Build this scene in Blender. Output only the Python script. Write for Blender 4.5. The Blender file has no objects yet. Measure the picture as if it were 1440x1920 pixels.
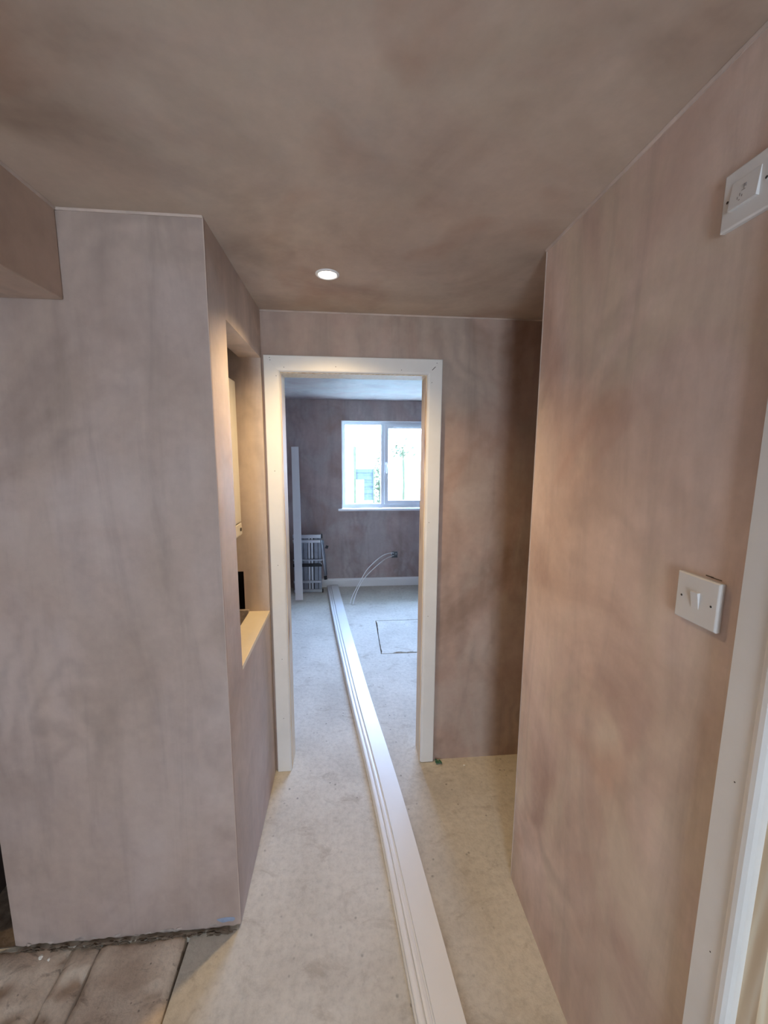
import bpy, bmesh, math, random
from mathutils import Vector, Matrix, noise

sc = bpy.context.scene
C = sc.collection
random.seed(7)

# ------------------------------------------------------------------ camera
FPX, PITCH, YAW, ROLL, CAMZ = 751.235, 0.1424, 0.0906, 0.0051, 1.6278
Fv = Vector((math.sin(YAW)*math.cos(PITCH), math.cos(YAW)*math.cos(PITCH), -math.sin(PITCH)))
R0 = Vector((math.cos(YAW), -math.sin(YAW), 0)); U0 = R0.cross(Fv)
Rv = R0*math.cos(ROLL)+U0*math.sin(ROLL); Uv = -R0*math.sin(ROLL)+U0*math.cos(ROLL)
cd = bpy.data.cameras.new('camera'); cam = bpy.data.objects.new('camera', cd); C.objects.link(cam)
cd.sensor_fit = 'HORIZONTAL'; cd.sensor_width = 36; cd.lens = FPX*36/1440; cd.clip_start = .02
m = Matrix((Rv, Uv, -Fv)).transposed().to_4x4(); m.translation = (0, 0, CAMZ); cam.matrix_world = m
sc.camera = cam

# ------------------------------------------------------------------ world, exposure
w = bpy.data.worlds.new('overcast'); sc.world = w; w.use_nodes = True
wn = w.node_tree.nodes; wl = w.node_tree.links
bg = wn['Background']; bg.inputs[1].default_value = 66.0
bg.inputs[0].default_value = (.40, .585, 1.0, 1)
vs = sc.view_settings
vs.view_transform = 'Standard'; vs.look = 'None'; vs.gamma = 1; vs.use_curve_mapping = False
vs.exposure = 0.0

def portal(name, loc, rot, sx, sy):
    l = bpy.data.lights.new(name, 'AREA'); l.shape = 'RECTANGLE'; l.size = sx; l.size_y = sy
    l.cycles.is_portal = True
    o = bpy.data.objects.new(name, l); o.location = loc; o.rotation_euler = rot; C.objects.link(o); return o
SPOT_POWER, SPOT_COL = 52.0, (1.0, .69, .34)

# ------------------------------------------------------------------ dimensions (metres)
XL, XR, YP, YR, YB, H, YF = -.3816, .6205, 1.2134, 1.2935, 1.9189, 2.2576, 4.8369
BW = .112                          # thickness of the wall the door is in
KW = (-.56, .12, .12, 2.02)       # glazed kitchen door behind the viewer: x0,x1,z0,z1
FW = (-.071, 1.475, .955, 2.022)    # far window, widened by an unseen third pane to brighten the room
# daylight entering by the glazed kitchen door behind the viewer
ad = bpy.data.lights.new('kitchen_door_daylight', 'AREA'); ad.shape = 'RECTANGLE'; ad.size = KW[1]-KW[0]; ad.size_y = KW[3]-KW[2]
ad.energy = 88; ad.color = (.76, .87, 1.0)
ado = bpy.data.objects.new('kitchen_door_daylight', ad); ado.location = ((KW[0]+KW[1])/2, -2.78, (KW[2]+KW[3])/2); ado.rotation_euler = (math.pi/2, 0, 0); C.objects.link(ado)
portal('far_window_portal', ((FW[0]+FW[1])/2, YF+.20, (FW[2]+FW[3])/2), (-math.pi/2, 0, 0), FW[1]-FW[0], FW[3]-FW[2])


# ------------------------------------------------------------------ materials
def new(name):
    mt = bpy.data.materials.new(name); mt.use_nodes = True
    nt = mt.node_tree; return mt, nt, nt.nodes['Principled BSDF']
def N(nt, t, **k):
    n = nt.nodes.new(t)
    for a, b in k.items():
        if a in n.inputs.keys(): n.inputs[a].default_value = b
        else: setattr(n, a, b)
    return n
def coord(nt, scale=(1, 1, 1), loc=(0, 0, 0), rot=(0, 0, 0)):
    tc = N(nt, 'ShaderNodeTexCoord'); mp = N(nt, 'ShaderNodeMapping')
    mp.inputs['Scale'].default_value = scale; mp.inputs['Location'].default_value = loc; mp.inputs['Rotation'].default_value = rot
    nt.links.new(tc.outputs['Object'], mp.inputs['Vector']); return mp.outputs[0]
def nz(nt, vec, scale, detail=4, rough=.55, dist=0):
    n = N(nt, 'ShaderNodeTexNoise', Scale=scale, Detail=detail, Roughness=rough, Distortion=dist)
    nt.links.new(vec, n.inputs['Vector']); return n.outputs['Fac']
def ramp(nt, fac, stops):
    r = N(nt, 'ShaderNodeValToRGB'); e = r.color_ramp.elements
    while len(e) < len(stops): e.new(.5)
    for i, (p, c) in enumerate(stops): e[i].position = p; e[i].color = (*c, 1) if len(c) == 3 else c
    nt.links.new(fac, r.inputs[0]); return r.outputs[0]
def mix(nt, f, a, b, mode='MIX'):
    n = N(nt, 'ShaderNodeMix', data_type='RGBA', blend_type=mode)
    for s, v in ((0, f), (6, a), (7, b)):
        if isinstance(v, (int, float)): n.inputs[s].default_value = v
        elif isinstance(v, tuple): n.inputs[s].default_value = (*v, 1)
        else: nt.links.new(v, n.inputs[s])
    return n.outputs[2]
def bump(nt, b, h, strength, dist):
    n = N(nt, 'ShaderNodeBump', Strength=strength, Distance=dist)
    nt.links.new(h, n.inputs['Height']); nt.links.new(n.outputs[0], b.inputs['Normal'])
def grey(v): return (v, v, v)

def plaster(name, light, mid, dark, seed=0.0, streak=(9, 9, 1.3), rough=.62, damp=.5, alt=None, altf=.7, swirl=.42):
    """bare gypsum skim: drying patches, trowel sweeps, faint vertical laps"""
    mt, nt, b = new(name)
    v = coord(nt, loc=(seed, seed*1.7, seed*.6))
    big = nz(nt, v, 1.7, 5, .55, .9)
    col = ramp(nt, big, [(.34, dark), (.47, mid), (.62, light), (.8, tuple(min(1, c*1.05) for c in light))])
    if alt:
        hv = nz(nt, coord(nt, (1, 1, .6), (seed+7, 4, seed)), 2.3, 4, .55, 1.2)
        col = mix(nt, ramp(nt, hv, [(.44, grey(0)), (.60, grey(altf))]), col, alt)
    v2 = coord(nt, streak, (seed*2, 0, 3))
    st = nz(nt, v2, 1.0, 4, .6, .7)
    s = ramp(nt, st, [(.3, grey(.78)), (.5, grey(1.0)), (.72, grey(1.10))])
    col = mix(nt, .75, col, s, 'MULTIPLY')
    # red-brown damp blooms
    d = nz(nt, coord(nt, loc=(5+seed, 2, seed)), 2.6, 3, .5, .5)
    df = ramp(nt, d, [(.56, grey(0)), (.74, grey(damp))])
    col = mix(nt, df, col, (dark[0]*.95, dark[1]*.74, dark[2]*.64))
    # trowel sweeps: stretched warped noise, curved
    wv = N(nt, 'ShaderNodeTexWave', wave_type='RINGS', rings_direction='SPHERICAL', Scale=3.2, Distortion=14, Detail=3)
    wv.inputs['Detail Scale'].default_value = 1.3
    nt.links.new(coord(nt, loc=(.4+seed, -.9, -.7)), wv.inputs['Vector'])
    msk = nz(nt, coord(nt, loc=(9, seed, 1)), 2.1, 2)
    mk = ramp(nt, msk, [(.46, grey(0)), (.66, grey(swirl))])
    wr = ramp(nt, wv.outputs['Fac'], [(0, grey(.80)), (.5, grey(1.0)), (1, grey(1.16))])
    col = mix(nt, mk, col, mix(nt, 1.0, col, wr, 'MULTIPLY'))
    fine = nz(nt, v, 34, 4, .65)
    col = mix(nt, .30, col, ramp(nt, fine, [(.3, grey(.84)), (.7, grey(1.12))]), 'MULTIPLY')
    nt.links.new(col, b.inputs['Base Color'])
    rr = ramp(nt, st, [(.3, grey(rough-.12)), (.7, grey(rough+.16))]); nt.links.new(rr, b.inputs['Roughness'])
    b.inputs['Specular IOR Level'].default_value = .35
    h = mix(nt, .35, big, st); h = mix(nt, .10, h, fine)
    bump(nt, b, h, .35, .012)
    return mt
P_CUP  = plaster('plaster_cupboard_front', (.51, .425, .40), (.44, .355, .325), (.36, .28, .25), 0.0, damp=.15, alt=(.46, .365, .315), altf=.5)
P_WALL = plaster('plaster_right_wall', (.70, .56, .50), (.61, .47, .41), (.48, .345, .29), 3.1, damp=.5, alt=(.66, .56, .46), altf=.75)
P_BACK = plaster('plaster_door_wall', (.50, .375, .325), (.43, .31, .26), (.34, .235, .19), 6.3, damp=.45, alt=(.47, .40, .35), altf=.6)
P_CEIL = plaster('plaster_ceiling', (.57, .46, .385), (.50, .395, .325), (.38, .285, .23), 9.2, streak=(2.2, 3.5, 2.2), damp=.65, alt=(.55, .465, .38), altf=.5, swirl=.15)
P_BEAM = plaster('plaster_beam', (.55, .43, .36), (.49, .375, .31), (.40, .29, .235), 14.2, damp=.5)
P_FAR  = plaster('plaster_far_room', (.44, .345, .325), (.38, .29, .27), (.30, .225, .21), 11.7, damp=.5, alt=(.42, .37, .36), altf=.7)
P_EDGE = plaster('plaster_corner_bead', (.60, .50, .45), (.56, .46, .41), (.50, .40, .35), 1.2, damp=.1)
P_NEW  = plaster('plaster_niche', (.62, .53, .48), (.56, .47, .425), (.49, .40, .355), 4.4, damp=.25)

def simple(name, col, rough=.5, metal=0, var=.0, scale=12, spec=.5, bmp=0):
    mt, nt, b = new(name)
    b.inputs['Roughness'].default_value = rough; b.inputs['Metallic'].default_value = metal
    b.inputs['Specular IOR Level'].default_value = spec
    if var or bmp:
        f = nz(nt, coord(nt), scale, 5, .6)
        c = ramp(nt, f, [(.3, tuple(x*(1-var) for x in col)), (.7, tuple(min(1, x*(1+var)) for x in col))])
        nt.links.new(c, b.inputs['Base Color'])
        if bmp: bump(nt, b, f, .5, bmp)
    else: b.inputs['Base Color'].default_value = (*col, 1)
    return mt
WHITE = simple('primed_white', (.79, .79, .79), .42, var=.035, scale=7)
WHITE2 = simple('primed_mdf_board', (.80, .80, .79), .32, var=.03, scale=3)
PVC = simple('white_upvc', (.85, .86, .88), .25)
PLATE = simple('switch_plastic', (.74, .735, .74), .22, var=.01)
DARK = simple('painted_dark_depth', (.012, .009, .008), .9)
HOLE = simple('screw_recess', (.05, .045, .045), .6)
CAP = simple('black_rubber', (.02, .021, .025), .6)
ALU = simple('aluminium', (.50, .53, .58), .38, .85, .06)
ALUD = simple('grooved_aluminium', (.28, .31, .36), .5, .7, .10)
BOIL = simple('boiler_white', (.76, .74, .68), .3, var=.01)
CABLE = simple('grey_white_cable', (.84, .84, .84), .4)
BOX = simple('steel_back_box', (.14, .15, .16), .5, .6)
LEDGE = simple('ledge_board', (.82, .73, .58), .55, var=.06, scale=6)
GREEN = simple('green_scrap', (.05, .16, .10), .6, var=.3, scale=60)
CRUMB = simple('white_crumb', (.8, .78, .72), .7)
BAG = simple('dark_canvas', (.03, .035, .05), .8, var=.4, scale=30)
MORTAR = simple('grey_mortar', (.44, .375, .345), .95, var=.35, scale=22, bmp=.01)
DIRT = simple('dark_dirt', (.15, .112, .082), 1, var=.5, scale=25, bmp=.01)
SLOT_DARK = simple('slot_shade_dark', (.06, .035, .028), .95, var=.4, scale=15)  # near-black stand-in for the unlit slot beside the cupboard
BLUE = simple('blue_smear', (.30, .36, .50), .8, var=.12, scale=40)

def pine(name):
    mt, nt, b = new(name)
    v = coord(nt, (1, 1, .07))
    g = N(nt, 'ShaderNodeTexWave', wave_type='BANDS', bands_direction='DIAGONAL', Scale=26, Distortion=5, Detail=3)
    g.inputs['Detail Scale'].default_value = 1.2; nt.links.new(v, g.inputs['Vector'])
    c = ramp(nt, g.outputs['Fac'], [(0, (.68, .52, .34)), (.6, (.76, .61, .43)), (1, (.82, .70, .53))])
    kn = N(nt, 'ShaderNodeTexVoronoi', Scale=1.0); nt.links.new(coord(nt, (7.5, 7.5, 2.6), (.2, .3, .1)), kn.inputs['Vector'])
    kf = ramp(nt, kn.outputs['Distance'], [(.05, grey(1)), (.16, grey(.45)), (.26, grey(0))])
    c = mix(nt, kf, c, (.30, .15, .06)); nt.links.new(c, b.inputs['Base Color'])
    b.inputs['Roughness'].default_value = .55; return mt
PINE = pine('pine')

def concrete(name, light, dark, stain, scale=1.0, pits=True, dirt=.5, seed=0):
    mt, nt, b = new(name)
    v = coord(nt, loc=(seed, seed, 0))
    a = nz(nt, v, 2.2*scale, 6, .6, .4)
    c = ramp(nt, a, [(.32, dark), (.6, light)])
    f = nz(nt, v, 42*scale, 6, .7)
    c = mix(nt, .55, c, ramp(nt, f, [(.32, grey(.74)), (.5, grey(1)), (.7, grey(1.16))]), 'MULTIPLY')
    s = nz(nt, coord(nt, (1, 1.6, 1), (3, 1+seed, 0)), 6.5*scale, 5, .65, .8)
    c = mix(nt, ramp(nt, s, [(.57, grey(0)), (.70, grey(dirt))]), c, stain)
    hgt = f
    if pits:
        vo = N(nt, 'ShaderNodeTexVoronoi', Scale=24*scale); nt.links.new(v, vo.inputs['Vector'])
        g = nz(nt, v, 9, 3)
        pf = ramp(nt, vo.outputs['Distance'], [(.05, grey(1)), (.16, grey(0))])
        gate = ramp(nt, g, [(.50, grey(0)), (.58, grey(.85))])
        c = mix(nt, mix(nt, 1.0, pf, gate, 'MULTIPLY'), c, tuple(x*.42 for x in dark))
        # pale fines
        vp = N(nt, 'ShaderNodeTexVoronoi', Scale=52*scale); nt.links.new(v, vp.inputs['Vector'])
        wf = ramp(nt, vp.outputs['Distance'], [(.06, grey(.5)), (.2, grey(0))])
        gate2 = ramp(nt, g, [(.40, grey(.6)), (.50, grey(0))])
        c = mix(nt, mix(nt, 1.0, wf, gate2, 'MULTIPLY'), c, (.72, .68, .62))
    nt.links.new(c, b.inputs['Base Color'])
    b.inputs['Roughness'].default_value = .82; b.inputs['Specular IOR Level'].default_value = .25
    bump(nt, b, hgt, .45, .006); return mt
SCREED = concrete('screed', (.625, .59, .52), (.505, .47, .41), (.33, .28, .22))
STONE = concrete('old_stone', (.78, .67, .56), (.52, .42, .34), (.24, .18, .14), 1.7, dirt=.7, seed=4)
SOIL = concrete('soil', (.42, .44, .36), (.30, .34, .24), (.2, .2, .15))

def glass():
    mt = bpy.data.materials.new('window_glass'); mt.use_nodes = True; nt = mt.node_tree; nt.nodes.clear()
    o = N(nt, 'ShaderNodeOutputMaterial'); t = N(nt, 'ShaderNodeBsdfTransparent'); g = N(nt, 'ShaderNodeBsdfGlossy', Roughness=.02)
    t.inputs[0].default_value = (.95, .98, .98, 1); ms = N(nt, 'ShaderNodeMixShader')
    ms.inputs[0].default_value = .045; nt.links.new(t.outputs[0], ms.inputs[1]); nt.links.new(g.outputs[0], ms.inputs[2])
    nt.links.new(ms.outputs[0], o.inputs[0]); return mt
GLASS = glass()
def emit(name, col, s):
    mt, nt, b = new(name); b.inputs['Emission Color'].default_value = (*col, 1); b.inputs['Emission Strength'].default_value = s; return mt
LAMP = emit('lit_lens', (1, .93, .80), 14)

# ------------------------------------------------------------------ helpers
def obj(name, bm, mat, parent=None, bevel=0, seg=2, smooth=False):
    me = bpy.data.meshes.new(name)
    bmesh.ops.recalc_face_normals(bm, faces=bm.faces); bm.to_mesh(me); bm.free()
    mats = mat if isinstance(mat, (list, tuple)) else [mat]
    for x in mats: me.materials.append(x)
    o = bpy.data.objects.new(name, me); C.objects.link(o)
    if parent is not None:
        o.parent = parent; o.matrix_parent_inverse = parent.matrix_basis.inverted()
    if bevel:
        md = o.modifiers.new('bevel', 'BEVEL'); md.width = bevel; md.segments = seg; md.limit_method = 'ANGLE'; md.angle_limit = .6
    if smooth:
        for p in me.polygons: p.use_smooth = True
    return o
def bx(bm, x0, x1, y0, y1, z0, z1, mi=0):
    vs_ = [bm.verts.new((x, y, z)) for x in (x0, x1) for y in (y0, y1) for z in (z0, z1)]
    for f in ((0, 1, 3, 2), (4, 6, 7, 5), (0, 4, 5, 1), (2, 3, 7, 6), (0, 2, 6, 4), (1, 5, 7, 3)):
        bm.faces.new([vs_[i] for i in f]).material_index = mi
def box(*a, bm=None):
    bm = bm or bmesh.new(); bx(bm, *a); return bm
def boxes(*l):
    bm = bmesh.new()
    for a in l: bx(bm, *a)
    return bm
def wall_hole(axis, a0, a1, u0, u1, z0, z1, holes):
    """wall slab normal to axis ('x'/'y'), with rectangular holes, one welded skin"""
    bm = bmesh.new()
    us = sorted({u0, u1, *[h[0] for h in holes], *[h[1] for h in holes]}); zs = sorted({z0, z1, *[h[2] for h in holes], *[h[3] for h in holes]})
    def solid(i, j):
        if i < 0 or j < 0 or i >= len(us)-1 or j >= len(zs)-1: return False
        cu = (us[i]+us[i+1])/2; cz = (zs[j]+zs[j+1])/2
        return not any(h[0] < cu < h[1] and h[2] < cz < h[3] for h in holes)
    cache = {}
    def V(a, u, z):
        k = (a, u, z)
        if k not in cache: cache[k] = bm.verts.new((a, u, z) if axis == 'x' else (u, a, z))
        return cache[k]
    for i in range(len(us)-1):
        for j in range(len(zs)-1):
            if not solid(i, j): continue
            q = [(us[i], zs[j]), (us[i+1], zs[j]), (us[i+1], zs[j+1]), (us[i], zs[j+1])]
            bm.faces.new([V(a0, *p) for p in q]); bm.faces.new([V(a1, *p) for p in q][::-1])
            for (di, dj, p, r) in ((-1, 0, 0, 3), (1, 0, 1, 2), (0, -1, 0, 1), (0, 1, 3, 2)):
                if not solid(i+di, j+dj): bm.faces.new([V(a0, *q[p]), V(a0, *q[r]), V(a1, *q[r]), V(a1, *q[p])])
    return bm
def loft(sections, cap=True):
    bm = bmesh.new(); rows = [[bm.verts.new(p) for p in s] for s in sections]; n = len(rows[0])
    for a, b in zip(rows, rows[1:]):
        for i in range(n): bm.faces.new((a[i], a[(i+1) % n], b[(i+1) % n], b[i]))
    if cap: bm.faces.new(rows[0]); bm.faces.new(rows[-1][::-1])
    return bm
def tube_bm(bm, pts, r, n=8):
    pts = [Vector(p) for p in pts]; rows = []
    for i, p in enumerate(pts):
        t = (pts[min(i+1, len(pts)-1)]-pts[max(i-1, 0)]).normalized()
        a = t.cross(Vector((0, 0, 1))); a = a.normalized() if a.length > 1e-4 else Vector((1, 0, 0)); b = t.cross(a)
        rows.append([bm.verts.new(p+a*r*math.cos(2*math.pi*k/n)+b*r*math.sin(2*math.pi*k/n)) for k in range(n)])
    for a, b in zip(rows, rows[1:]):
        for i in range(n): bm.faces.new((a[i], a[(i+1) % n], b[(i+1) % n], b[i]))
    bm.faces.new(rows[0]); bm.faces.new(rows[-1][::-1]); return bm
def disc_bm(c, axis, r, d, n=16):
    """short cylinder centred at c, axis unit vector, depth d"""
    ax = Vector(axis); c = Vector(c); return tube_bm(bmesh.new(), [c, c+ax*d], r, n)
def empty(name, loc=(0, 0, 0)):
    o = bpy.data.objects.new(name, None); o.location = loc; o.empty_display_size = .05; C.objects.link(o); return o
def tag(o, label, cat, group=None):
    o['label'] = label; o['category'] = cat
    if group: o['group'] = group
    return o
def struct(o, label=None, cat=None):
    o['kind'] = 'structure'
    if label: o['label'] = label
    if cat: o['category'] = cat
    return o

# ------------------------------------------------------------------ floor
PX0, PX1, PY0, PY1 = .262, 1.05, 3.09, 3.765         # sawn patch in the far-room screed
fl = bmesh.new()
for a in ((-.545, 1.75, -2.75, 1.205), (-1.9, 1.75, 1.205, PY0), (-1.9, PX0, PY0, PY1), (PX1, 2.3, PY0, PY1), (-1.9, 2.3, PY1, YF+.15)):
    bx(fl, a[0], a[1], a[2], a[3], -.05, 0)
bx(fl, 1.75, 2.3, 1.3, PY0, -.05, 0); bx(fl, -3.1, -1.9, 1.205, 2.1, -.05, 0)
floor = struct(obj('floor', fl, SCREED), 'pale grey cement screed floor running through the doorway', 'floor')
obj('bedding_slot_shade', boxes((-3.1, -.545, -2.75, 1.205, -.09, -.03), (PX0, PX1, PY0, PY1, -.07, -.035), (-1.30, -1.09, 1.218, 1.918, -.02, .004)), DIRT, floor)  # last box is a dark cover painting shade on the slot floor
# patch slab with an uneven outline standing a few mm inside its cut
random.seed(3)
out = []
g = .006
for k in range(13): out.append((PX0+g+(PX1-PX0-2*g)*k/12, PY1-g-random.uniform(0, .003)))
for k in range(1, 9): out.append((PX1-g-random.uniform(0, .006), PY1-g-(PY1-PY0-2*g)*k/8))
for k in range(1, 20): out.append((PX1-g-(PX1-PX0-2*g)*k/19, PY0+g+random.uniform(0, .030)))
for k in range(1, 14): out.append((PX0+g+random.uniform(-.004, .009), PY0+g+(PY1-PY0-2*g)*k/14))
obj('floor_patch', loft([[(x, y, -.045) for x, y in out], [(x, y, -.001) for x, y in out]]), SCREED, floor)

# old stone flags in front of the cupboard
def flag(x0a, x1a, x0b, x1b, y0, y1, top, seed):
    """x0a..x1a at y1 (far), x0b..x1b at y0 (near); worn lumpy top"""
    bm = bmesh.new(); nx, ny = max(3, int((x1a-x0a)/.018)), max(4, int((y1-y0)/.018))
    nx = min(nx, 34); ny = min(ny, 34); gr = []
    for j in range(ny+1):
        t = j/ny; y = y0+(y1-y0)*t; a = x0b+(x0a-x0b)*t; b = x1b+(x1a-x1b)*t; row = []
        for i in range(nx+1):
            s = i/nx; e = min(s, 1-s, t, 1-t)
            wob = .005*noise.noise(Vector((y*9, seed, 0)))
            x = a+(b-a)*s+wob*(1 if s in (0, 1) else .3)
            z = top+.012*noise.noise(Vector((x*9, y*9, seed)))+.005*noise.noise(Vector((x*31, y*31, seed)))
            q = noise.noise(Vector((x*14, y*14, seed+5)))
            if q > .30: z -= .022*(q-.30)/.3
            if e < .5/max(nx, ny): z -= .006
            row.append(bm.verts.new((x, y, z)))
        gr.append(row)
    bt = [[bm.verts.new((v.co.x, v.co.y, -.06)) for v in (r[0], r[-1])] for r in (gr[0], gr[-1])]
    for j in range(ny):
        for i in range(nx): bm.faces.new((gr[j][i], gr[j][i+1], gr[j+1][i+1], gr[j+1][i]))
    bm.faces.new(gr[0][::-1]+[bt[0][0], bt[0][1]]); bm.faces.new(gr[-1]+[bt[1][1], bt[1][0]])
    bm.faces.new([r[0] for r in gr]+[bt[1][0], bt[0][0]]); bm.faces.new([r[-1] for r in gr][::-1]+[bt[0][1], bt[1][1]])
    return bm
flags = [(-1.50, -.929, -1.50, -.923, .55, 1.215, .000, 1), (-.924, -.836, -.916, -.832, .60, 1.211, -.003, 2), (-.826, -.559, -.818, -.547, .45, 1.211, .001, 3),
         (-2.10, -1.51, -2.10, -1.51, .40, 1.2, -.002, 4), (-3.0, -2.11, -3.0, -2.11, .45, 1.2, -.001, 5),
         (-1.0, -.556, -1.0, -.556, -.2, .44, 0, 6), (-1.6, -1.01, -1.6, -1.01, -.3, .54, -.002, 7), (-2.3, -1.61, -2.3, -1.61, -.35, .39, -.002, 8),
         (-3.0, -2.31, -3.0, -2.31, -.4, .44, 0, 9), (-1.3, -.556, -1.3, -.556, -1.1, -.42, 0, 10), (-2.1, -1.31, -2.1, -1.31, -1.1, -.42, 0, 11), (-3.0, -2.11, -3.0, -2.11, -1.1, -.42, 0, 12),
         (-1.5, -.556, -1.5, -.556, -2.0, -1.11, 0, 13), (-2.4, -1.51, -2.4, -1.51, -2.0, -1.11, 0, 14), (-3.0, -2.41, -3.0, -2.41, -2.0, -1.11, 0, 15),
         (-1.8, -.556, -1.8, -.556, -2.7, -2.01, 0, 16), (-3.0, -1.81, -3.0, -1.81, -2.7, -2.01, 0, 17)]
for f in flags: obj('flagstone', flag(*f), STONE, floor, smooth=True)

# ------------------------------------------------------------------ ceiling and beam
struct(obj('ceiling', box(-3.2, 2.5, -2.75, YB+BW/2, H, H+.1), P_CEIL), 'skimmed plaster ceiling with uneven drying patches', 'ceiling')
struct(obj('ceiling_far', box(-3.2, 2.5, YB+BW/2, YF+.15, H, H+.1), P_FAR), 'plastered ceiling of the far room', 'ceiling')
beam = struct(obj('trim_1', box(-1.75, -.752, -2.6, YP, 2.032, H), P_BEAM, bevel=.004), 'boxed-in plaster beam at upper left under the ceiling', 'beam')

# ------------------------------------------------------------------ cupboard (left) with its niche
NY0, NY1, NZ0, NZ1 = 1.386, 1.903, .872, 2.051
def front_wall():
    """front skin of the boxed cupboard: smooth face with a broken lower edge"""
    bm = bmesh.new(); n = 60; lo, up = [], []
    x0, x1 = -1.107, XL
    top, bot, tb, bb = [], [], [], []
    for i in range(n+1):
        x = x0+(x1-x0)*i/n
        zb = .008+.011*noise.noise(Vector((x*11, 2, 0)))+.008*noise.noise(Vector((x*45, 7, 0)))
        if i in (0, n): zb = .012
        top.append(bm.verts.new((x, YP, H))); bot.append(bm.verts.new((x, YP, max(.002, zb))))
        tb.append(bm.verts.new((x, YP+.010, H))); bb.append(bm.verts.new((x, YP+.010, max(.002, zb))))
    for i in range(n):
        bm.faces.new((bot[i], bot[i+1], top[i+1], top[i])); bm.faces.new((bb[i+1], bb[i], tb[i], tb[i+1]))
        bm.faces.new((bb[i], bb[i+1], bot[i+1], bot[i])); bm.faces.new((top[i], top[i+1], tb[i+1], tb[i]))
    bm.faces.new((bot[0], top[0], tb[0], bb[0])); bm.faces.new((bot[-1], bb[-1], tb[-1], top[-1])); return bm
struct(obj('wall_left', front_wall(), P_CUP), 'mauve-grey plastered front of the boiler cupboard, broken along its foot', 'wall')
sw = wall_hole('x', XL-.095, XL-.0005, YP+.0100, NY1+.0155, .004, H, [(NY0, NY1, NZ0, NZ1)])
struct(obj('wall_left_side', sw, P_NEW), 'plastered side of the boiler cupboard around the open niche', 'wall')
# same skim all over that side, the niche surround is one wall
struct(obj('wall_left_return', wall_hole('y', NY1, YB+.0005, -.66, XL-.095, .004, H, [(-.64, -.498, .60, 1.073)]), P_NEW), 'plastered end face inside the boiler niche', 'wall')
struct(obj('wall_cupboard_left', box(-1.107, -1.02, YP+.095, YB, .0, H), P_CUP), 'hidden left side of the boiler cupboard', 'wall')
ledge = tag(obj('ledge_board', box(XL-.097, XL+.0005, NY0+.001, NY1-.001, NZ0-.016, NZ0-.0005+.003), LEDGE, bevel=.0015), 'pale bare board lining the bottom of the boiler niche', 'ledge')
obj('stud', box(-.560, -.4785, 1.885, 1.9025, .80, .885), MORTAR, ledge)
# rough mortar smeared along the foot of the cupboard
def lumps(x0, x1, n, yc, zc, s, seed):
    bm = bmesh.new(); random.seed(seed)
    for k in range(n):
        x = random.uniform(x0, x1); r = s*random.uniform(.35, 1)
        mtx = Matrix.Translation((x, yc+random.uniform(-.006, .006), zc+random.uniform(-.004, .006))) @ Matrix.Diagonal((r*random.uniform(1.2, 3.2), r*.45, r*.8, 1))
        res = bmesh.ops.create_icosphere(bm, subdivisions=2, radius=1, matrix=mtx)
        for v in res['verts']:
            d = noise.noise_vector(v.co*60); v.co += d*.004
    return bm
o = obj('mortar_edge', lumps(-1.09, -.46, 60, YP+.005, .011, .0085, 5), MORTAR); o['kind'] = 'stuff'
tag(o, 'broken grey mortar and plaster lumps along the foot of the left wall', 'mortar')
o = obj('loose_dirt', lumps(-1.10, -.40, 130, YP-.014, .002, .0065, 8), DIRT); o['kind'] = 'stuff'
tag(o, 'dark crumbs of dirt on the stones at the foot of the left wall', 'dirt')
for i, (x, y, r, lab) in enumerate([(-1.005, 1.178, .007, 'pale plaster crumb at the left end of the old stones'), (-.975, 1.170, .0045, 'small pale crumb right beside the larger one on the old stones')]):
    bm = bmesh.new(); bmesh.ops.create_icosphere(bm, subdivisions=2, radius=r)
    for v in bm.verts: v.co += noise.noise_vector(v.co*200+Vector((i, 0, 0)))*r*.5; v.co.z *= .7
    o = tag(obj('plaster_crumb', bm, CRUMB), lab, 'crumb'); o.location = (x, y, .004+r*.4)
bm = bmesh.new()
bmesh.ops.create_icosphere(bm, subdivisions=3, radius=1, matrix=Matrix.Translation((-.430, YP-.0002, .036)) @ Matrix.Diagonal((.030, .0018, .010, 1)))
for v in bm.verts: v.co.x += .006*noise.noise(v.co*70); v.co.z += .004*noise.noise(v.co*60+Vector((3, 3, 3)))
tag(obj('blue_smear', bm, BLUE), 'small pale blue smear low on the corner of the left wall', 'paint')

# ------------------------------------------------------------------ walls round the hall
DX0, DX1, DZ = -.2985, .3700, 1.9915          # clear opening between the liners
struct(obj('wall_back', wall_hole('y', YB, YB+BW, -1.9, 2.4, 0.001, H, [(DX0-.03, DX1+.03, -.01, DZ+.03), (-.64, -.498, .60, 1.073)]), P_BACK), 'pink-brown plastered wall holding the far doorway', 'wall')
struct(obj('wall_recess', boxes((-.70, -.44, YB+BW, YB+BW+.02, .5, 1.15)), DARK))  # black panel closing the hole, its colour painting the unlit depth
struct(obj('wall_right', wall_hole('x', XR, XR+.12, -2.7, YR, .006, H, [(-.36, .475, -.01, 2.03)]), P_WALL, bevel=.003), 'pink-brown plastered right wall carrying two white switches', 'wall')
struct(obj('wall_passage', boxes((XR+.12, 1.75, YR-.12, YR, .002, H), (1.65, 1.75, YR, YB, .002, H)), P_BACK))
struct(obj('wall_side_room', boxes((1.65, 1.75, -2.7, YR-.12, .002, H)), P_WALL))
struct(obj('wall_kitchen_left', box(-3.1, -3.0, -2.7, 1.9, -.03, H), P_WALL))
struct(obj('wall_kitchen_back', box(-3.0, -1.30, 1.22, 1.95, -.03, H), SLOT_DARK))  # dark colour paints the shade seen in the slot left of the cupboard
struct(obj('wall_kitchen_front', box(-3.0, -1.302, 1.2, 1.22, -.03, H), P_WALL))
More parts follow.
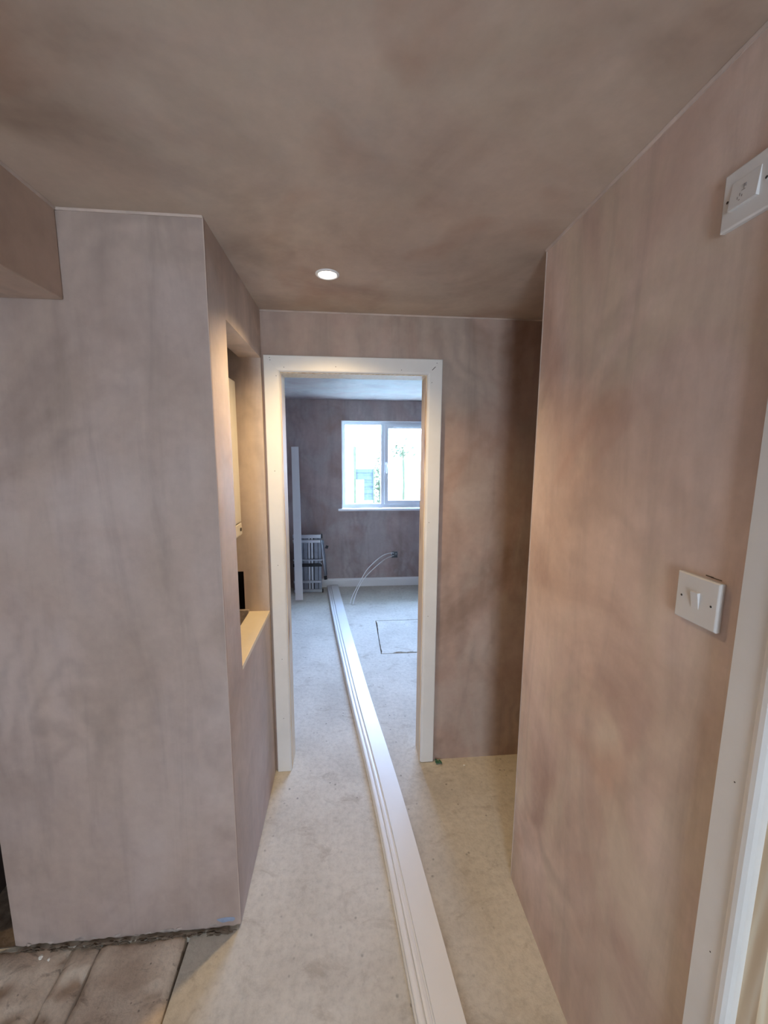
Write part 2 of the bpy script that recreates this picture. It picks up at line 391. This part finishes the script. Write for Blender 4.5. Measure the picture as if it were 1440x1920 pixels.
struct(obj('wall_rear', wall_hole('y', -2.75, -2.65, -3.1, 1.75, 0, H, [KW]), P_WALL))
# far room
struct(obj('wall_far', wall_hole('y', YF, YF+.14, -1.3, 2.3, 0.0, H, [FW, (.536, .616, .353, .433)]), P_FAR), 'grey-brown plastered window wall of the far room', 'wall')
struct(obj('wall_far_left', box(-1.3, -1.2, YB+BW, YF, 0.0, H), P_FAR))
struct(obj('wall_far_right', box(2.2, 2.3, YB+BW, YF, 0.0, H), P_FAR))
# thin beads at the skim corners, paler colour painting in their edge highlight
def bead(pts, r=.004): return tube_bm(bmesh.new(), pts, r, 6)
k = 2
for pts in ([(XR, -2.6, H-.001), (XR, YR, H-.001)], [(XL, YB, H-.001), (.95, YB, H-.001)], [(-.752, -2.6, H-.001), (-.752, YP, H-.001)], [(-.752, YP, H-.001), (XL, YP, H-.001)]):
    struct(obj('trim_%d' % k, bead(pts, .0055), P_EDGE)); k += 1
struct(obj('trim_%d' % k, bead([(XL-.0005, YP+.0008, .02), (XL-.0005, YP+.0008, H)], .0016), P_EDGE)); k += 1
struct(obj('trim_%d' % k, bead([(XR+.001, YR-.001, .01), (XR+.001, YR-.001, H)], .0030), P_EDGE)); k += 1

# ------------------------------------------------------------------ doorway in the back wall
AW, AT = .070, .018
ap = [(0, 0), (0, AT-.003), (.003, AT), (AW-.010, AT), (AW-.005, AT-.0015), (AW-.0015, AT-.005), (AW, AT-.010), (AW, 0)]   # u from outer edge
ax0, ax1, az = -.371, -.371+.6741+2*AW, 1.995+AW
door = struct(empty('door_1', (0, YB, 0)), 'white primed door frame without a door, with bare pine lining', 'door frame')
obj('architrave', loft([[(ax0+u, YB-v, .0015) for u, v in ap], [(ax0+u, YB-v, az-u) for u, v in ap]]), WHITE, door)
obj('architrave', loft([[(ax1-u, YB-v, .004) for u, v in ap], [(ax1-u, YB-v, az-u) for u, v in ap]]), WHITE, door)
obj('architrave', loft([[(ax0+u+.0004, YB-v, az-u) for u, v in ap], [(ax1-u-.0004, YB-v, az-u) for u, v in ap]]), WHITE, door)
LY0, LY1 = YB-.001, YB+BW
obj('lining', box(DX0-.029, DX0, LY0, LY1, .001, DZ), PINE, door, bevel=.001)
obj('lining', box(DX1, DX1+.029, LY0, LY1, .001, DZ), PINE, door, bevel=.001)
obj('lining_head', box(DX0-.029, DX1+.029, LY0, LY1, DZ, DZ+.029), PINE, door, bevel=.001)
def dot(c, axis, r, parent, mat=HOLE, name='nail_hole'):
    return obj(name, disc_bm(c, axis, r, .0004, 8), mat, parent)
for (x, z) in ((ax0+.028, az-.012), (ax0+.030, az-.022), (ax0+.055, 1.975), (ax0+.09, az-.052), (.25, az-.052), (ax0+.035, 1.55), (ax0+.035, 1.10), (ax0+.04, .62), (ax0+.038, .30), (ax1-.05, 1.96), (ax1-.05, 1.30), (ax1-.045, .82), (ax1-.028, az-.018), (-.05, az-.045)):
    dot((x, YB-AT-.0001, z), (0, -1, 0), .0018, door)
bm = bmesh.new(); bx(bm, -.011, .011, -.0003, .0003, -.0014, .0014)
o = obj('mitre_gap', bm, HOLE, None); o.location = (ax1-.042, YB-AT-.0003, az-.042); o.rotation_euler = (0, -math.pi/4, 0); o.parent = door; o.matrix_parent_inverse = door.matrix_basis.inverted()
# far side architrave seen through nothing: lining edge only; thin pale head bead
# right-hand doorway beside the viewer
door2 = struct(empty('door_2', (XR, .1, 0)), 'white primed architrave and bare pine lining at the right edge', 'door frame')
JY, LW = .475, .073
rp = [(0, 0), (0, .014), (.002, .0165), (LW-.024, .0175), (LW-.020, .020), (LW-.014, .0225), (LW-.007, .022), (LW-.002, .018), (LW, .012), (LW, 0)]
yo = JY+LW-.003
obj('architrave', loft([[(XR-v, yo-u, .004) for u, v in rp], [(XR-v, yo-u, 2.10-u) for u, v in rp]]), WHITE, door2, smooth=False)
yo2 = -.36-LW+.003
obj('architrave', loft([[(XR-v, yo2+u, .004) for u, v in rp], [(XR-v, yo2+u, 2.10-u) for u, v in rp]]), WHITE, door2)
obj('architrave', loft([[(XR-v, yo-u, 2.10-u) for u, v in rp], [(XR-v, yo2+u, 2.10-u) for u, v in rp]]), WHITE, door2)
obj('lining', box(XR-.001, XR+.124, JY-.030, JY-.0005, .003, 2.0), PINE, door2, bevel=.001)
obj('lining', box(XR-.001, XR+.124, -.3595, -.33, .003, 2.0), PINE, door2, bevel=.001)
obj('lining_head', box(XR-.001, XR+.124, -.3595, JY-.0005, 2.0, 2.029), PINE, door2, bevel=.001)
obj('door_stop', box(XR+.045, XR+.124, JY-.042, JY-.0303, .003, 1.99), PINE, door2, bevel=.001)
for z in (1.12, .80, .45): dot((XR-.0173, .512, z), (-1, 0, 0), .0012, door2)

# ------------------------------------------------------------------ far window
wy0, wy1 = YF+.060, YF+.125
win = struct(empty('window_1', (FW[0], YF, FW[2])), 'white window in the far room, unseen third pane added for daylight, overexposed garden beyond', 'window')
X0, X1, Z0, Z1 = FW
Zs = Z0+.022
MX0, MX1, MX2, MX3 = .405, .452, .952, .999
def frame(x0, x1, z0, z1, wd, y0, y1, bot=None):
    return wall_hole('y', y0, y1, x0, x1, z0, z1, [(x0+wd, x1-wd, z0+(bot or wd), z1-wd)])
obj('outer_frame', wall_hole('y', wy0, wy1, X0+.001, X1-.001, Zs, Z1-.001, [(X0+.043, MX0, Zs+.05, Z1-.043), (MX1, MX2, Zs+.05, Z1-.043), (MX3, X1-.043, Zs+.05, Z1-.043)]), PVC, win, bevel=.004)
sash = obj('sash', frame(MX1-.006, MX2+.006, Zs+.044, Z1-.036, .047, wy0-.016, wy1-.02), PVC, win, bevel=.005)
obj('handle', boxes((MX1+.006, MX1+.024, wy0-.024, wy0-.0165, 1.49, 1.54), (MX1+.008, MX1+.021, wy0-.040, wy0-.024, 1.512, 1.532)), PVC, sash, bevel=.003)
obj('handle_lever', tube_bm(bmesh.new(), [(MX1+.015, wy0-.038, 1.525), (MX1+.020, wy0-.045, 1.49), (MX1+.024, wy0-.045, 1.44), (MX1+.022, wy0-.042, 1.405)], .007, 8), PVC, sash, smooth=True)
obj('trickle_vent', boxes((.545, .88, wy0-.028, wy0-.0165, Z1-.068, Z1-.048)), PVC, sash, bevel=.004)
obj('pane', box(X0+.040, MX0+.003, wy1-.035, wy1-.031, Zs+.047, Z1-.040), GLASS, win)
obj('pane', box(MX1+.038, MX2-.038, wy1-.045, wy1-.041, Zs+.088, Z1-.080), GLASS, sash)
obj('pane', box(MX3-.003, X1-.040, wy1-.035, wy1-.031, Zs+.047, Z1-.040), GLASS, win)  # unseen third pane, added to let in more daylight
obj('sill_board', box(X0-.045, X1+.045, YF-.028, YF-.0005, Z0-.004, Z0+.020), PVC, win, bevel=.003)
obj('sill_board', box(X0+.001, X1-.001, YF, wy0+.01, Z0+.0005, Z0+.0198), PVC, win)
obj('head_trim', box(X0+.001, X1-.001, YF+.001, wy0, Z1-.008, Z1-.0005), PVC, win)
obj('side_trim', box(X0+.001, X0+.008, YF+.001, wy0, Zs, Z1-.009), PVC, win)
# glazed kitchen door behind the viewer
w2 = struct(empty('door_3', (KW[0], -2.7, KW[2])), 'white glazed kitchen door behind the viewer', 'window')
obj('outer_frame', wall_hole('y', -2.735, -2.675, KW[0], KW[1], KW[2], KW[3], [(KW[0]+.05, KW[1]-.05, KW[2]+.05, KW[3]-.05)]), PVC, w2, bevel=.004)
obj('pane', box(KW[0]+.048, KW[1]-.048, -2.707, -2.703, KW[2]+.048, KW[3]-.048), GLASS, w2)

# skirting of the far room
skp = [(0, 0), (.018, 0), (.018, .080), (.016, .088), (.010, .094), (.006, .104), (0, .104)]
struct(obj('baseboard_far', loft([[(-.34, YF-u, z+.001) for u, z in skp], [(2.2, YF-u, z+.001) for u, z in skp]]), WHITE2), 'white skirting fixed under the far window', 'skirting')

# ------------------------------------------------------------------ ceiling downlight
dl = tag(empty('downlight', (-.066, 1.532, H)), 'small round lit downlight in the ceiling before the doorway', 'ceiling light')
bz = bmesh.new(); n = 32; rings = []
for r, z in ((.0425, H), (.0425, H-.002), (.039, H-.0045), (.034, H-.0045), (.0305, H-.0005)):
    rings.append([bz.verts.new((-.066+r*math.cos(2*math.pi*i/n), 1.532+r*math.sin(2*math.pi*i/n), z)) for i in range(n)])
for a, b in zip(rings, rings[1:]):
    for i in range(n): bz.faces.new((a[i], a[(i+1) % n], b[(i+1) % n], b[i]))
obj('bezel', bz, PVC, dl, smooth=True)
obj('lens', disc_bm((-.066, 1.532, H-.0008), (0, 0, -1), .0306, .0012, 32), LAMP, dl)
sl = bpy.data.lights.new('downlight_beam', 'SPOT'); sl.energy = SPOT_POWER; sl.color = SPOT_COL; sl.spot_size = math.radians(135); sl.spot_blend = 1.0; sl.shadow_soft_size = .028
so = bpy.data.objects.new('downlight_beam', sl); so.location = (-.066, 1.532, H-.032); C.objects.link(so)

# ------------------------------------------------------------------ switches
def plate(name, label, yc, zc, rk, screws, thick=.0105, cat='light switch'):
    t = tag(empty(name, (XR, yc, zc)), label, cat)
    s = .043
    # bevel-edged face plate
    pl = loft([[(XR-v, yc+a*(s-d), zc+b*(s-d)) for a, b in ((-1, -1), (1, -1), (1, 1), (-1, 1))] for v, d in ((.0002, .0005), (.0085, 0), (thick, .0025))])
    obj('face_plate', pl, PLATE, t, bevel=.0008)
    y0, y1, z0, z1, pt, pb = rk        # rocker: proud by pt at its top edge, pb at its bottom edge
    o_ = XR-thick
    bm = loft([[(o_+.001, y, z) for y, z in ((y0, z0), (y1, z0), (y1, z1), (y0, z1))], [(o_-(pb if z == z0 else pt), y, z) for y, z in ((y0, z0), (y1, z0), (y1, z1), (y0, z1))]])
    obj('rocker', bm, PLATE, t, bevel=.0004)
    for sy in screws:
        sc_ = obj('screw', disc_bm((XR-thick+.0003, sy, zc), (-1, 0, 0), .0031, .0008, 14), PLATE, t)
        obj('screw_recess', disc_bm((XR-thick-.0003, sy-.0006, zc-.0002), (-1, 0, 0), .0021, .0004, 12), HOLE, sc_)
    return t
plate('light_switch', 'white single rocker light switch at chest height on the right wall', .626, 1.376, (.6185, .6335, 1.361, 1.391, .0055, .0004), (.656, .596))
ls = bpy.data.objects['light_switch']
obj('wall_chase', boxes((XR-.0006, XR+.0004, .592, .612, 1.4212, 1.4228), (XR-.0006, XR+.0004, .607, .622, 1.4216, 1.4236)), DIRT, ls)
fs = plate('isolator_switch', 'white isolator switch with wide marked rocker near the ceiling', .621, 2.030, (.602, .6475, 2.012, 2.053, .0008, .0055), (.6545, .5935), cat='isolator switch')
fs.location.z += 0
mk = bmesh.new()
rx = XR-.0105-.0040
for (ya, yb, za, zb) in ((.622, .6232, 2.036, 2.041), (.6245, .6257, 2.034, 2.041), (.6225, .6285, 2.0322, 2.0334), (.6295, .6308, 2.0255, 2.030), (.6325, .6338, 2.0215, 2.026), (.6255, .627, 2.023, 2.0265), (.6285, .631, 2.0185, 2.021)):
    bx(mk, rx-.0007+(za-2.018)*.10, rx+.0004+(za-2.018)*.10, ya, yb, za, zb)
obj('marking', mk, simple('grey_print', (.30, .27, .27), .6), fs)

# ------------------------------------------------------------------ boiler in the niche
bl = tag(empty('boiler', (-.64, 1.66, 1.25)), 'white wall-hung boiler just visible inside the niche', 'boiler')
FX, BY0, BY1 = -.488, 1.45, 1.870
obj('casing', box(-.79, FX, BY0, BY1, 1.318, 1.943), BOIL, bl, bevel=.006, seg=3)
cp = [(-.79, 1.315), (FX-.001, 1.315), (FX+.001, 1.262), (FX-.012, 1.250), (-.79, 1.250)]
obj('control_panel', loft([[(x, BY0, z) for x, z in cp], [(x, BY1+.003, z) for x, z in cp]]), BOIL, bl, bevel=.003)
obj('control_knob', disc_bm((FX, 1.846, 1.287), (1, 0, 0), .008, .004, 16), HOLE, bl)
obj('wall_bracket', box(-1.0195, -.79, 1.47, 1.84, 1.33, 1.90), ALU, bl)

# ------------------------------------------------------------------ long skirting boards lying through the doorway
SW, ST = .134, .0185
prof = [(0, .002), (0, ST*.55), (.0015, ST*.72), (.005, ST*.83), (.011, ST*.86), (.017, ST*.84), (.0200, ST*.76), (.0208, ST*.42), (.0232, ST*.42), (.0242, ST*.80), (.031, ST*.88), (.040, ST*.80), (.0425, ST*.50), (.0462, ST*.46), (.0480, ST*.99), (.051, ST), (SW-.001, ST), (SW, ST-.001), (SW, 0), (.003, 0)]
cen = [(.55, .288), (.9, .255), (1.39, .208), (1.71, .176), (2.5, .066), (3.63, -.070), (4.79, -.196)]
def boards(z0, off, ya, yb):
    secs = []
    ys = [ya+(yb-ya)*i/24 for i in range(25)]
    def cx(y):
        for (y0, c0), (y1, c1) in zip(cen, cen[1:]):
            if y <= y1: t = (y-y0)/(y1-y0); return c0+(c1-c0)*t
        return cen[-1][1]
    sm = lambda y: (cx(max(.55, y-.2))+cx(y)+cx(min(4.79, y+.2)))/3 if .8 < y < 4.5 else cx(y)
    for y in ys:
        c = sm(y)+off(y)
        secs.append([(c-SW/2+u, y, z0+v) for u, v in prof])
    return loft(secs)
tag(obj('skirting_board', boards(.0, lambda y: -.0050+.0006*y, .62, 4.795), WHITE2), 'lower of the two long white moulded skirting boards lying on the floor', 'skirting board', 'skirting boards on the floor')
tag(obj('skirting_board', boards(ST+.0003, lambda y: 0, .56, 4.78), WHITE2), 'upper of the two long white moulded skirting boards lying through the doorway', 'skirting board', 'skirting boards on the floor')

# ------------------------------------------------------------------ far-room things
# white board leaning on the far wall
b0, b1 = Vector((-.552, 4.372, .0)), Vector((-.610, 4.80, 1.712))
d = (b1-b0).normalized(); side = Vector((1, 0, 0)); side = (side-d*side.dot(d)).normalized(); nr = side.cross(d).normalized()
def plankpts(c): return [tuple(c+side*a*.042+nr*b) for a, b in ((-1, .006), (1, .006), (1, -.012), (-1, -.012))]
tag(obj('leaning_board', loft([plankpts(b0+d*.004+Vector((0, 0, .002))), plankpts(b1)]), WHITE2, bevel=.0015), 'tall white board leaning against the far wall left of the window', 'board')

# folded work platform stood on end
pf = tag(empty('work_platform', (-.44, 4.68, 0)), 'folded aluminium work platform stood on end behind the leaning board', 'work platform')
def lean(y, z): return y+.05*z     # slight lean to the wall
def pbox(x0, x1, y0, y1, z0, z1):
    bm = box(x0, x1, y0, y1, z0, z1)
    for v in bm.verts: v.co.y = lean(v.co.y, v.co.z)
    return bm
for i, (a, b) in enumerate(((-.640, -.585), (-.580, -.530), (-.525, -.475), (-.470, -.447), (-.437, -.412), (-.400, -.357), (-.352, -.318))):
    obj('deck_slat', pbox(a, b, 4.640, 4.662, .020, .675), ALUD if i not in (3, 4) else ALU, pf, bevel=.002)
for z0, z1, x1, y in ((.655, .695, -.318, 4.624), (.598, .632, -.322, 4.626), (.392, .404, -.302, 4.606), (.120, .145, -.325, 4.626), (.006, .042, -.312, 4.622)):
    obj('cross_bar', pbox(-.645, x1, y, y+.018, z0, z1), ALU, pf, bevel=.002)
obj('dark_backing', pbox(-.642, -.320, 4.656, 4.672, .022, .67), CAP, pf)  # dark sheet added behind the slats, standing in for shaded gaps
obj('dark_strap', pbox(-.645, -.310, 4.620, 4.638, .315, .350), CAP, pf, bevel=.002)
obj('end_cap', pbox(-.3175, -.304, 4.622, 4.66, .650, .698), CAP, pf, bevel=.003)
obj('end_cap', pbox(-.3115, -.300, 4.620, 4.66, .001, .040), CAP, pf, bevel=.003)
lg = obj('folding_leg', tube_bm(bmesh.new(), [(-.315, lean(4.612, .63), .63), (-.272, lean(4.606, .20), .205)], .011, 10), ALU, pf, smooth=True)
obj('foot', tube_bm(bmesh.new(), [(-.272, lean(4.606, .2), .205), (-.267, 4.612, .165)], .019, 10), CAP, lg, smooth=True)
l2 = obj('folding_leg', tube_bm(bmesh.new(), [(-.300, lean(4.66, .62), .62), (-.262, lean(4.66, .30), .20)], .010, 10), ALUD, pf, smooth=True)
obj('foot', tube_bm(bmesh.new(), [(-.268, lean(4.655, .5), .545), (-.238, lean(4.655, .5), .535)], .019, 10), CAP, l2, smooth=True)
obj('brace', tube_bm(bmesh.new(), [(-.355, lean(4.630, .39), .395), (-.31, lean(4.610, .35), .345)], .005, 6), ALU, pf)

# dark bag in the shade behind the board
bm = bmesh.new(); bmesh.ops.create_cube(bm, size=1); bmesh.ops.subdivide_edges(bm, edges=bm.edges[:], cuts=6, use_grid_fill=True)
for v in bm.verts:
    q = v.co.normalized()*.62; v.co = v.co*.62+q*.38
    v.co += noise.noise_vector(v.co*4)*.06
    v.co.x *= .24; v.co.y *= .20; v.co.z = (v.co.z+.5)*.62
    v.co += Vector((-.82, 4.66, 0)); v.co.z = max(.001, v.co.z)
bag = tag(obj('dark_bag', bm, BAG, smooth=True), 'dark bag in the shadow left of the leaning white board', 'bag')
obj('strap', tube_bm(bmesh.new(), [(-.86, 4.60, .56), (-.83, 4.58, .68), (-.79, 4.60, .57)], .009, 6), BAG, bag)

# back box and two cables
sb = tag(empty('socket_box', (.576, YF, .393)), 'empty square metal back box in the wall under the window', 'socket box')
obj('box_shell', wall_hole('y', YF-.001, YF+.035, .540, .612, .357, .429, [(.544, .608, .361, .425)]), BOX, sb)
obj('box_back', box(.541, .611, YF+.035, YF+.038, .358, .428), BOX, sb)
obj('knockout', disc_bm((.596, YF+.034, .395), (0, -1, 0), .007, .002, 12), ALU, sb)
def cable(P, label):
    P = [Vector(p) for p in P]
    pts = []
    for i in range(len(P)-1):
        p0, p1, p2, p3 = P[max(i-1, 0)], P[i], P[i+1], P[min(i+2, len(P)-1)]
        for s in range(6):
            t = s/6; pts.append(.5*((2*p1)+(p2-p0)*t+(2*p0-5*p1+4*p2-p3)*t*t+(3*p1-p0-3*p2+p3)*t**3))
    pts.append(P[-1])
    return tag(obj('cable', tube_bm(bmesh.new(), pts, .0046, 8), CABLE, smooth=True), label, 'cable', 'cables out of the socket box')
cable([(.566, YF+.010, .411), (.542, YF-.004, .418), (.470, 4.765, .424), (.375, 4.66, .407), (.227, 4.52, .314), (.149, 4.43, .222), (.086, 4.35, .137), (.037, 4.285, .054), (.016, 4.222, .0045)], 'upper of two white cables curving from the back box to the floor')
cable([(.566, YF+.010, .378), (.543, YF-.004, .378), (.475, 4.765, .373), (.394, 4.66, .353), (.252, 4.52, .273), (.166, 4.43, .206), (.107, 4.35, .130), (.066, 4.280, .052), (.047, 4.203, .0045)], 'lower of two white cables curving from the back box to the floor')

# floor debris by the doorway
random.seed(11)
bm = bmesh.new()
for kx in range(5):
    c = Vector((.478+random.uniform(-.018, .018), 1.893+random.uniform(-.008, .006), .006+random.uniform(0, .004)))
    mt_ = Matrix.Translation(c) @ Matrix.Rotation(random.uniform(0, 3), 4, 'Z') @ Matrix.Rotation(random.uniform(-.5, .5), 4, 'X') @ Matrix.Diagonal((.013, .007, .0025, 1))
    r = bmesh.ops.create_icosphere(bm, subdivisions=2, radius=1, matrix=mt_)
    for v in r['verts']: v.co += noise.noise_vector(v.co*120)*.003; v.co.z = max(.0006, v.co.z)
tag(obj('green_scrap', bm, GREEN), 'crumpled green scrap on the floor at the right foot of the doorway', 'scrap')
bm = bmesh.new(); bmesh.ops.create_icosphere(bm, subdivisions=2, radius=.006)
for v in bm.verts: v.co += noise.noise_vector(v.co*150)*.002; v.co.z *= .6
tag(obj('plaster_crumb', bm, CRUMB), 'white plaster crumb on the tan floor right of the doorway', 'crumb').location = (.602, 1.862, .004)

# ------------------------------------------------------------------ outside the far window
struct(obj('ground', box(-9, 14, YF+.145, 30, -.35, -.20), SOIL), 'garden ground outside the window', 'ground')
struct(obj('eaves', box(-1.6, 3.4, YF+.145, 5.50, 2.34, 2.46), PVC), 'white eaves soffit projecting above the far window outside', 'eaves')
REND = simple('pale_render', (.75, .76, .74), .9, var=.05, scale=2)
SLAT = simple('weathered_timber', (.044, .050, .052), .9, var=.25, scale=8, spec=0)
POST = simple('green_painted_post', (.046, .047, .026), .9, var=.2, spec=0)
hs = tag(empty('neighbour_house', (3, 17, -.2)), 'pale rendered house beyond the garden, washed out by daylight', 'house')
obj('wall', wall_hole('y', 17, 17.3, -5, 9, -.2, 5.2, [(.2, 1.2, 1.6, 2.7), (3.2, 4.4, 1.6, 2.7)]), REND, hs)
for a in (.2, 3.2):
    wn_ = obj('window_frame', wall_hole('y', 17.1, 17.2, a, a+(1.0 if a < 1 else 1.2), 1.6, 2.7, [(a+.08, a+.46, 1.68, 2.62), (a+.54, a+.92, 1.68, 2.62)]), PVC, hs)
roof = loft([[(x, 16.7, 5.1), (x, 20, 7.2), (x, 20, 7.0), (x, 16.7, 4.9)] for x in (-5.3, 9.3)])
obj('roof', roof, SLAT, hs)
sh = tag(empty('slatted_screen', (.42, 9, -.2)), 'blue-grey slatted timber screen in the garden, seen through the left pane', 'garden screen')
for i in range(9):
    z = .60+i*.078; a = .19 if z > 1.05 else .36
    obj('slat', box(a, .565, 9.0+.012*(i % 2), 9.011+.012*(i % 2), z, z+.084), SLAT, sh)
obj('post', box(.565, .60, 8.98, 9.04, -.2, 1.32), POST, sh)
obj('post', box(.13, .19, 8.98, 9.04, -.2, 1.80), POST, sh)
gt = tag(empty('garden_table', (.5, 8, -.2)), 'low dark garden bench outside, seen at the bottom of the left pane', 'bench')
obj('bench_top', box(.33, .60, 8.2, 8.5, .36, .385), POST, gt)
for x in (.34, .57): obj('leg', box(x, x+.02, 8.25, 8.45, -.2, .36), POST, gt)
def bush(name, label, c, r, n, seed, lw=.05, trunk=True):
    random.seed(seed); t = tag(empty(name, (c[0], c[1], -.2)), label, 'shrub')
    bm = bmesh.new()
    for k_ in range(n):
        q = Vector((random.gauss(0, 1), random.gauss(0, 1), random.gauss(0, 1))).normalized()*random.uniform(.3, 1)
        p = Vector(c)+Vector((q.x*r[0], q.y*r[1], q.z*r[2]))
        a = Vector((random.uniform(-1, 1), random.uniform(-1, 1), random.uniform(-1, 1))).normalized()*lw; b = a.orthogonal().normalized()*lw*.45
        v_ = [bm.verts.new(p+a), bm.verts.new(p+b), bm.verts.new(p-a), bm.verts.new(p-b)]
        bm.faces.new(v_)
    f = obj('foliage', bm, LEAF, t); f['kind'] = 'stuff'
    obj('stem', tube_bm(bmesh.new(), [(c[0], c[1], -.2), (c[0]+.03, c[1], c[2]*.5), (c[0], c[1], c[2])], .03, 6), POST, t)
LEAF = simple('leaf', (.046, .050, .026), .9, var=.3, scale=5, spec=0)
bush('garden_shrub', 'pale leafy shrub right of the slatted screen outside', (.75, 9.6, 1.0), (.14, .25, .85), 260, 1)
bush('garden_shrub', 'small leafy shrub low at the left of the window view', (.16, 8.6, .30), (.12, .2, .28), 110, 2)
bush('garden_tree', 'thin young tree outside, seen through the right pane', (1.35, 9.8, 1.75), (.34, .3, .28), 60, 3, .07)

# unseen wall added behind the kitchen door to block sky light there
BRICK = simple('dull_red_brick', (.24, .12, .075), .9, var=.3, scale=9)
struct(obj('wall_sky_block', boxes((-4.5, 4.5, -3.62, -3.4, -.35, 4.2), (-4.5, 4.5, -3.4, -2.75, -.35, -.12)), BRICK))
